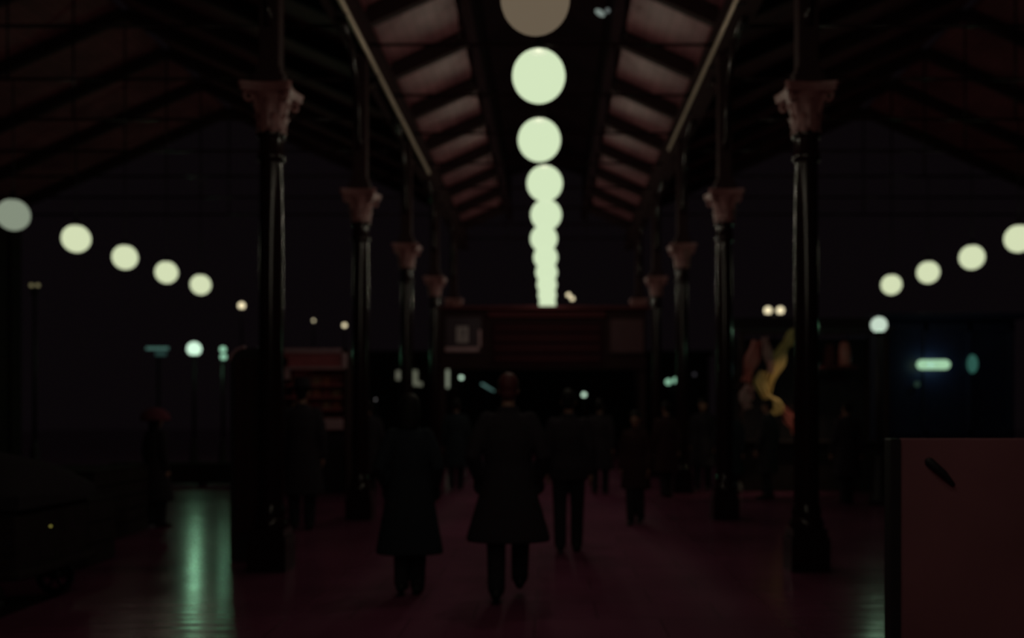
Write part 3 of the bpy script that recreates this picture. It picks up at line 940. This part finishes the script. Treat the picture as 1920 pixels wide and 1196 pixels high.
MB().box((0, 0, 0.62), (1.75, 1.1, 0.55)).box((0, 0, 0.33), (1.85, 1.2, 0.06)).build('body', M['crate'], t, bevel=0.015)
rings = []
for q in range(11):
    u = q / 10
    x = -0.92 + 1.84 * u
    h = 0.30 * math.sin(PI * u) ** 0.5 if 0 < u < 1 else 0.0
    rings.append([Vector((x, yy, zz)) for yy, zz in ((-0.60, 0.80), (-0.60, 0.90), (-0.42, 0.92 + h * 0.8), (0, 0.94 + h), (0.42, 0.92 + h * 0.8), (0.60, 0.90), (0.60, 0.80))])
MB().rings(rings).build('tarpaulin', M['coat_black'], t, smooth=True, angle=0.9)
for i in (-1, 1):
    for j in (-1, 1):
        c = Vector((i * 0.62, j * 0.52, 0.16))
        mb = MB().tube([c + Vector((0.13 * math.cos(a), 0, 0.13 * math.sin(a))) for a in (2 * PI * q / 18 for q in range(19))], 0.03, 8)
        for q in range(6):
            a = PI / 3 * q
            mb.tube([c, c + Vector((0.13 * math.cos(a), 0, 0.13 * math.sin(a)))], 0.012, 6)
        mb.tube([c + Vector((0, -0.04, 0)), c + Vector((0, 0.04, 0))], 0.03, 8)
        mb.build('wheel', M['black'], t, smooth=True)
        MB().box((c.x, c.y - j * 0.05, 0.24), (0.08, 0.03, 0.16)).build('wheel_fork', M['black'], t)
MB().tube([(-0.9, -0.4, 0.6), (-1.35, -0.4, 0.95), (-1.35, 0.4, 0.95), (-0.9, 0.4, 0.6)], 0.02, 8).build('handle', M['black'], t, smooth=True)
c = at(97, 986, 7.04)
MB().ball((c.x - t.location.x, -0.575, c.z), (0.009, 0.012, 0.008), 12, 8).build('signal_lamp', emit('yellow_lens', lin(125, 118, 55)), t, smooth=True)

t = thing('bench', 'long low dark bench on the floor under the blue green lamps', 'bench', (-7.0, 20.3, 0))
MB().box((0, 0, 0.43), (3.6, 0.40, 0.05)).build('seat', M['crate'], t, bevel=0.01)
MB().box((0, -0.17, 0.22), (3.4, 0.03, 0.36)).build('front_board', M['crate'], t, bevel=0.01)
for x in (-1.6, 0, 1.6):
    MB().box((x, 0.02, 0.205), (0.07, 0.34, 0.41)).build('leg', M['crate'], t, bevel=0.01)

# small grey bag on the floor before the stall
p = at(1472, 905, 20.0)
t = thing('bag', 'small grey bag lying on the floor by the stall', 'bag', (3.45, 18.2, 0))
MB().loft([(0, 0, 0, .15, .11), (0, 0, .05, .18, .13), (0, 0, .16, .16, .11), (0, 0, .24, .09, .05), (0, 0, .27, .05, .03)], 16).build('body', M['sack'], t, smooth=True)
MB().tube([(-0.05, 0, 0.25), (-0.04, 0, 0.34), (0.04, 0, 0.34), (0.05, 0, 0.25)], 0.008, 6).build('handle', M['black'], t, smooth=True)

# ------------------------------------------------------------------ far building with lit windows
FD = 54.0
t = thing('building', 'low dark building far beyond the nave with three grey lit windows', 'building', (0, FD, 0))
fb0, fb1 = at(690, 0, FD).x, at(1330, 0, FD).x
MB().box(((fb0 + fb1) / 2, 2.2, 2.3), (fb1 - fb0, 4.0, 4.6)).box(((fb0 + fb1) / 2, 2.1, 4.65), (fb1 - fb0 + 0.4, 4.4, 0.25)).build('wall', M['brick'], t)
win = [('pale', lin(88, 88, 76), [(742, 695), (752, 695), (750, 712), (742, 712)]),
       ('pale', lin(88, 90, 76), [(771, 694), (782, 694), (782, 715), (791, 717), (791, 724), (771, 722)]),
       ('pale', lin(112, 118, 102), [(824, 693), (844, 693), (843, 727), (831, 727), (831, 712), (824, 708)])]
for i, (nm, c, poly) in enumerate(win):
    P = [at(x, y, FD) for x, y in poly]
    xs = [p.x for p in P]; zs = [p.z for p in P]
    mb = MB()
    mw, mh = max(xs) - min(xs), max(zs) - min(zs)
    cx_, cz_ = (max(xs) + min(xs)) / 2, (max(zs) + min(zs)) / 2
    for s_ in (-1, 1):
        mb.box((cx_ + s_ * (mw / 2 + 0.05), 0.16, cz_), (0.08, 0.12, mh + 0.18))
        mb.box((cx_, 0.16, cz_ + s_ * (mh / 2 + 0.05)), (mw + 0.18, 0.12, 0.08))
    wf = mb.build('window', M['black'], t)
    MB().prism([Vector((p.x, 0, p.z)) for p in P], (0, 0.13, 0), (0, 0.04, 0)).build('pane', emit('lit_pane_%d' % i, c), wf)
# slanting neon bar and cold strip lights
d = 48.0
a, b = at(904, 720, d), at(926, 733, d)
t = thing('neon_bar', 'thin slanting blue green neon bar on a stand', 'light', ((a.x + b.x) / 2, d, 0))
MB().capsule([(a.x - t.location.x, 0, a.z), (b.x - t.location.x, 0, b.z)], [0.05, 0.03], 10).build('tube', emit('neon_glass', lin(78, 110, 104)), t, smooth=True)
MB().tube([(0, 0.1, 0), (0, 0.1, (a.z + b.z) / 2)], 0.04, 8).build('stand', M['black'], t, smooth=True)
d = 34.0
a, b = at(274, 653, d), at(316, 653, d)
t = thing('strip_light', 'dim blue green strip light over a small lit box', 'light', ((a.x + b.x) / 2, d, 0))
MB().box((0, 0, a.z), (b.x - a.x, 0.08, 0.09)).build('tube', emit('strip_glass', lin(64, 96, 88)), t, bevel=0.02)
MB().box((0.12, 0, at(0, 663, d).z), (0.36, 0.08, 0.14)).build('lit_box', emit('box_glass', lin(34, 56, 52)), t, bevel=0.02)
MB().box((0, 0.1, a.z / 2), (0.08, 0.06, a.z)).build('stand', M['black'], t)
MB().box((0.02, 0.1, 0.03), (0.5, 0.4, 0.06)).build('stand_foot', M['black'], t)
d = 30.0
a = at(704, 749, d)
t = thing('marker_light', 'tiny white point of light low between the columns', 'light', (a.x, d, 0))
MB().ball((0, 0, a.z), 0.018, 12, 8).build('lens', emit('tiny_lens', lin(170, 165, 165)), t, smooth=True)
MB().tube([(0, 0.03, 0), (0, 0.03, a.z)], 0.025, 8).build('stand', M['black'], t, smooth=True)

# ------------------------------------------------------------------ people
def remesh(o, v, smooth=2):
    r = o.modifiers.new('remesh', 'REMESH'); r.mode = 'VOXEL'; r.voxel_size = v; r.use_smooth_shade = True
    s_ = o.modifiers.new('smooth', 'SMOOTH'); s_.factor = 0.5; s_.iterations = smooth
    return o

def person(label, loc, rz, H=1.74, coat='coat_black', hem=0.46, hemx=0.30, hair='hair_dark', style='short', stride=0.16, fine=0.011, hat=False, lift=0.0, hood=False, female=False, hands='side'):
    k_ = H / 1.75
    t = thing('person', label, 'person', loc, rz)
    def S(x, y, z): return Vector((x, y, z)) * k_
    sw_ = 0.185 if not female else 0.165
    lx = 0.085 if not female else 0.062
    lh, rh = S(-0.09, 0, 0.90), S(0.09, 0, 0.90)
    # feet: left back, right forward (facing +Y)
    feet = {}
    for sgn, st in ((-1, -stride), (1, stride)):
        up = lift if sgn > 0 and lift else (0.03 if st < 0 else 0.0)
        ank = S(sgn * lx, st, 0.085 + up)
        knee = S(sgn * (lx + 0.008), st * 0.45 + 0.045, 0.49 + up * 0.5)
        feet[sgn] = (S(sgn * 0.09, 0, 0.90), knee, ank)
    arms = {}
    for sgn in (-1, 1):
        sw2 = -sgn * stride * 0.7
        sh_ = S(sgn * sw_, 0, 1.40)
        if hands == 'pocket':
            el = S(sgn * (sw_ + 0.09), -0.07, 1.12); wr = S(sgn * (sw_ + 0.04), 0.09, 0.93)
        else:
            el = S(sgn * (sw_ + 0.05), sw2 * 0.35 - 0.03, 1.12); wr = S(sgn * (sw_ + 0.055), sw2 + 0.03, 0.87)
        arms[sgn] = (sh_, el, wr)
    # ---- body
    mb = MB()
    mb.loft([tuple(v * k_ for v in s_) for s_ in ((0, 0, 0.82, 0.11, 0.08), (0, 0, 0.88, 0.165, 0.11), (0, 0, 0.97, 0.165, 0.11), (0, 0, 1.08, 0.135, 0.095), (0, 0.0, 1.25, 0.160, 0.112), (0, 0, 1.36, 0.165, 0.10), (0, -0.01, 1.42, 0.12, 0.075), (0, -0.005, 1.46, 0.06, 0.055))], 18)
    mb.capsule([S(0, -0.01, 1.42), S(0, 0.005, 1.55)], [0.056 * k_, 0.052 * k_], 12)
    hc = S(0, 0.012, 1.635)
    mb.ball(hc + S(0, -0.008, 0.012), tuple(v * k_ for v in (0.076, 0.094, 0.104)), 20, 14)          # cranium
    mb.ball(hc + S(0, 0.024, -0.055), tuple(v * k_ for v in (0.058, 0.062, 0.068)), 16, 10)          # jaw
    mb.capsule([hc + S(0, 0.082, 0.005), hc + S(0, 0.104, -0.032)], [0.009 * k_, 0.014 * k_], 8)      # nose
    mb.capsule([hc + S(-0.034, 0.080, 0.022), hc + S(0.034, 0.080, 0.022)], 0.011 * k_, 8)            # brow
    mb.capsule([hc + S(-0.020, 0.082, -0.062), hc + S(0.020, 0.082, -0.062)], 0.008 * k_, 8)          # lips
    mb.ball(hc + S(0, 0.074, -0.098), 0.02 * k_, 10, 8)                                               # chin
    for sgn in (-1, 1):
        mb.ball(hc + S(sgn * 0.03, 0.078, 0.0), 0.013 * k_, 10, 8)                                    # eyes
        mb.ball(hc + S(sgn * 0.078, -0.006, -0.008), tuple(v * k_ for v in (0.010, 0.020, 0.031)), 10, 8)   # ears
        a, e, w_ = arms[sgn]
        mb.capsule([a, a.lerp(e, 0.5), e, e.lerp(w_, 0.4), w_], [0.052 * k_, 0.047 * k_, 0.040 * k_, 0.038 * k_, 0.027 * k_], 12)
        f = (w_ - e).normalized()
        # palm, five fingers
        pc = w_ + f * 0.055 * k_
        side = Vector((sgn, 0, 0))
        fwd = Vector((0, 1, 0))
        fwd = (fwd - f * fwd.dot(f)).normalized()
        nrm = f.cross(fwd).normalized()
        if nrm.dot(side) > 0: nrm = -nrm            # palm faces the thigh
        mb.capsule([w_, pc - fwd * 0.012 * k_, pc + f * 0.025 * k_], [0.024 * k_, 0.026 * k_, 0.022 * k_], 10)
        mb.capsule([w_, pc + fwd * 0.014 * k_, pc + f * 0.025 * k_ + fwd * 0.015 * k_], [0.022 * k_, 0.022 * k_, 0.018 * k_], 10)
        for q, (off, ln) in enumerate(((0.034, 0.068), (0.012, 0.078), (-0.011, 0.073), (-0.033, 0.056))):
            b0 = pc + f * 0.034 * k_ + fwd * off * k_
            b1 = b0 + (f * 0.93 + nrm * 0.25).normalized() * ln * 0.5 * k_
            b2 = b1 + (f * 0.70 + nrm * 0.65).normalized() * ln * 0.5 * k_
            mb.capsule([b0 - f * 0.02 * k_, b0, b1, b2], [0.0100 * k_, 0.0100 * k_, 0.0092 * k_, 0.0078 * k_], 8)
        b0 = w_ + f * 0.030 * k_ + fwd * 0.026 * k_
        b1 = b0 + (f * 0.62 + fwd * 0.75).normalized() * 0.038 * k_
        b2 = b1 + (f * 0.9 + fwd * 0.25 + nrm * 0.3).normalized() * 0.03 * k_
        mb.capsule([b0, b1, b2], [0.0125 * k_, 0.0108 * k_, 0.0090 * k_], 8)
        h_, kn, an = feet[sgn]
        mb.capsule([h_, h_.lerp(kn, 0.5), kn, kn.lerp(an, 0.35), an], [0.082 * k_, 0.070 * k_, 0.053 * k_, 0.052 * k_, 0.036 * k_], 12)
        mb.capsule([an + S(0, -0.035, -0.045), an + S(0, 0.09, -0.055)], [0.032 * k_, 0.028 * k_], 10)
    body = remesh(mb.build('body', M['skin'], t, smooth=True), min(fine, 0.009) if fine < 0.012 else fine, 2)
    # ---- trousers
    mb = MB().loft([tuple(v * k_ for v in s_) for s_ in ((0, 0, 0.80, 0.13, 0.10), (0, 0, 0.9, 0.182, 0.128), (0, 0, 1.0, 0.175, 0.125), (0, 0, 1.04, 0.16, 0.115))], 18)
    for sgn in (-1, 1):
        h_, kn, an = feet[sgn]
        mb.capsule([h_, h_.lerp(kn, 0.5), kn, kn.lerp(an, 0.5), an + S(0, 0, 0.0)], [0.098 * k_, 0.088 * k_, 0.076 * k_, 0.072 * k_, 0.068 * k_], 12)
    remesh(mb.build('trousers', M['trousers'], t, smooth=True), fine * 1.4, 2)
    # ---- shoes
    for sgn in (-1, 1):
        h_, kn, an = feet[sgn]
        z0 = an.z - 0.085 * k_
        secs = []
        for u, (hw, ht) in zip((0, .1, .3, .5, .7, .88, 1.0), ((.030, .07), (.042, .10), (.042, .11), (.044, .08), (.050, .06), (.042, .05), (.016, .03))):
            y = an.y + (-0.085 + 0.275 * u) * k_
            secs.append([Vector((an.x + hw * k_ * math.cos(a), y, z0 + max(0.0, ht * k_ * (0.5 + 0.5 * math.sin(a))))) for a in (2 * PI * q / 14 for q in range(14))])
        MB().rings(secs).build('shoe', M['shoe'], t, smooth=True)
    # ---- coat
    sx_ = (sw_ + 0.025)
    hz = hem
    mid = 0.9
    secs = [(0, 0, hz, hemx, hemx * 0.62), (0, 0, hz + 0.04, hemx * 1.0, hemx * 0.62)]
    n_ = 4
    for q in range(1, n_):
        u = q / n_
        secs.append((0, 0, hz + 0.04 + (mid - hz - 0.04) * u, hemx + (0.205 - hemx) * u, hemx * 0.62 + (0.15 - hemx * 0.62) * u))
    secs += [(0, 0, 0.92, 0.205, 0.15), (0, 0, 1.06, 0.18, 0.135), (0, 0, 1.25, sx_ - 0.005, 0.145), (0, 0, 1.37, sx_ + 0.005, 0.125), (0, -0.005, 1.425, sx_ - 0.05, 0.10), (0, -0.005, 1.46, 0.09, 0.08), (0, -0.008, 1.49, 0.085, 0.078), (0, -0.008, 1.505, 0.080, 0.074)]
    mb = MB().loft([tuple(v * k_ if i != 2 else v * k_ for i, v in enumerate(s_)) for s_ in secs], 24)
    for sgn in (-1, 1):
        a, e, w_ = arms[sgn]
        mb.capsule([a + S(-sgn * 0.02, 0, -0.005), a.lerp(e, 0.5), e, e.lerp(w_, 0.5), w_ - (w_ - e) * 0.03], [0.073 * k_, 0.068 * k_, 0.061 * k_, 0.057 * k_, 0.050 * k_], 14)
        if hands == 'pocket':
            mb.ball(w_ + (w_ - e).normalized() * 0.07 * k_, 0.075 * k_, 12, 8)
    cm = remesh(mb.build('coat', M[coat], t, smooth=True), fine * 1.35, 3)
    # ---- hair
    hm = M[hair]
    mb = MB()
    if style == 'short':
        mb.ball(hc + S(0, -0.012, 0.036), tuple(v * k_ for v in (0.085, 0.100, 0.098)), 18, 12)
        mb.ball(hc + S(0, -0.055, -0.03), tuple(v * k_ for v in (0.066, 0.045, 0.06)), 14, 10)
    else:
        mb.ball(hc + S(0, -0.014, 0.034), tuple(v * k_ for v in (0.093, 0.102, 0.102)), 18, 12)
        mb.loft([tuple(v * k_ for v in s_) for s_ in ((0, -0.055, 1.44, 0.05, 0.035), (0, -0.055, 1.47, 0.088, 0.055), (0, -0.045, 1.55, 0.100, 0.070), (0, -0.03, 1.63, 0.097, 0.082), (0, -0.025, 1.68, 0.085, 0.08))], 16)
    remesh(mb.build('hair', hm, t, smooth=True), 0.014, 2)
    if hat:
        MB().lathe([(0.135 * k_, 1.70 * k_), (0.140 * k_, 1.705 * k_), (0.10 * k_, 1.715 * k_), (0.096 * k_, 1.78 * k_), (0.085 * k_, 1.815 * k_), (0.04 * k_, 1.82 * k_)], 22).build('hat', M['coat_black'], t, smooth=True, angle=1.0)
    if hood:
        mb = MB()
        n = 20
        rings = []
        for i in range(11):
            ph = -0.35 + i / 10 * (PI / 2 + 0.34)
            rings.append([hc + S(0, -0.03, 0.02) + Vector(((0.25 - 0.03 * i / 10) * math.cos(ph) * math.cos(a), 0.19 * math.cos(ph) * math.sin(a), 0.150 * math.sin(ph))) * k_ for a in (PI * 0.80 + 1.40 * PI * q / n for q in range(n + 1))])
        vs_, fs_ = [], []
        for r in rings: vs_ += r
        w1 = n + 1
        for i in range(10):
            for q in range(n):
                fs_.append((i * w1 + q, i * w1 + q + 1, (i + 1) * w1 + q + 1, (i + 1) * w1 + q))
        ob = MB().add(vs_, fs_).build('domed_hat', M['hood'], t, smooth=True)
        sd = ob.modifiers.new('solid', 'SOLIDIFY'); sd.thickness = 0.02
    return t

def gp(px, d): return ((px - VX) / F * d + CAMX, d, 0)
person('person in a wide black overcoat walking away, auburn hair, nearest the middle', gp(953, 7.9), 0.0, 1.79, 'coat_black', 0.46, 0.325, 'hair_red', 'short', 0.13, 0.010, female=False, lift=0.08, hands='pocket')
person('person in a long dark navy coat flaring at the hem, walking away', gp(768, 8.15), 0.0, 1.63, 'coat_navy', 0.36, 0.295, 'hair_dark', 'long', 0.05, 0.010, female=True, hands='pocket')
person('person in dark clothes walking just beyond the black overcoat', gp(1066, 10.6), -0.05, 1.72, 'coat_black', 0.78, 0.21, 'hair_dark', 'short', 0.10, 0.011)
person('tall person in a brimmed hat standing before the newsstand', gp(566, 12.6), 0.2, 1.86, 'coat_black', 0.42, 0.26, 'hair_dark', 'short', 0.04, 0.012, hat=True)
person('short person facing the viewer with a warm pale face', gp(1192, 13.2), PI - 0.3, 1.50, 'coat_brown', 0.55, 0.24, 'hair_dark', 'short', 0.06, 0.012, female=True)
person('short person in a wide domed wine red hat beside the crates', gp(293, 12.9), -0.5, 1.50, 'coat_black', 0.40, 0.32, 'hair_dark', 'long', 0.04, 0.012, hood=True, female=True)
crowd = [(690, 17.2, 1.68, 0.3, 'coat_black', 'dark figure standing just past the newsstand corner'),
         (855, 19.0, 1.72, 0.1, 'coat_navy', 'dark figure under the numbered plate of the signboard'),
         (1125, 18.0, 1.70, -0.2, 'coat_black', 'dark figure under the far half of the signboard'),
         (1250, 17.4, 1.66, 0.4, 'coat_brown', 'brown coated figure below the double blue green lamp'),
         (1318, 18.8, 1.74, 2.8, 'coat_black', 'dark figure facing the viewer between fourth column and stall'),
         (1368, 16.9, 1.62, -0.3, 'coat_navy', 'shorter dark figure near the stall corner'),
         (1440, 17.0, 1.70, 0.9, 'coat_black', 'dark figure looking over the draped stall'),
         (1588, 16.2, 1.66, 0.2, 'coat_black', 'dark figure at the stall beyond the nearest column'),
         (628, 19.6, 1.70, 2.6, 'coat_brown', 'brown coated figure standing behind the newsstand')]
for px, d, h, rz, c, lab in crowd:
    person(lab, gp(px, d), rz, h, c, 0.45, 0.26, 'hair_dark', 'short' if h > 1.65 else 'long', 0.08, 0.015)
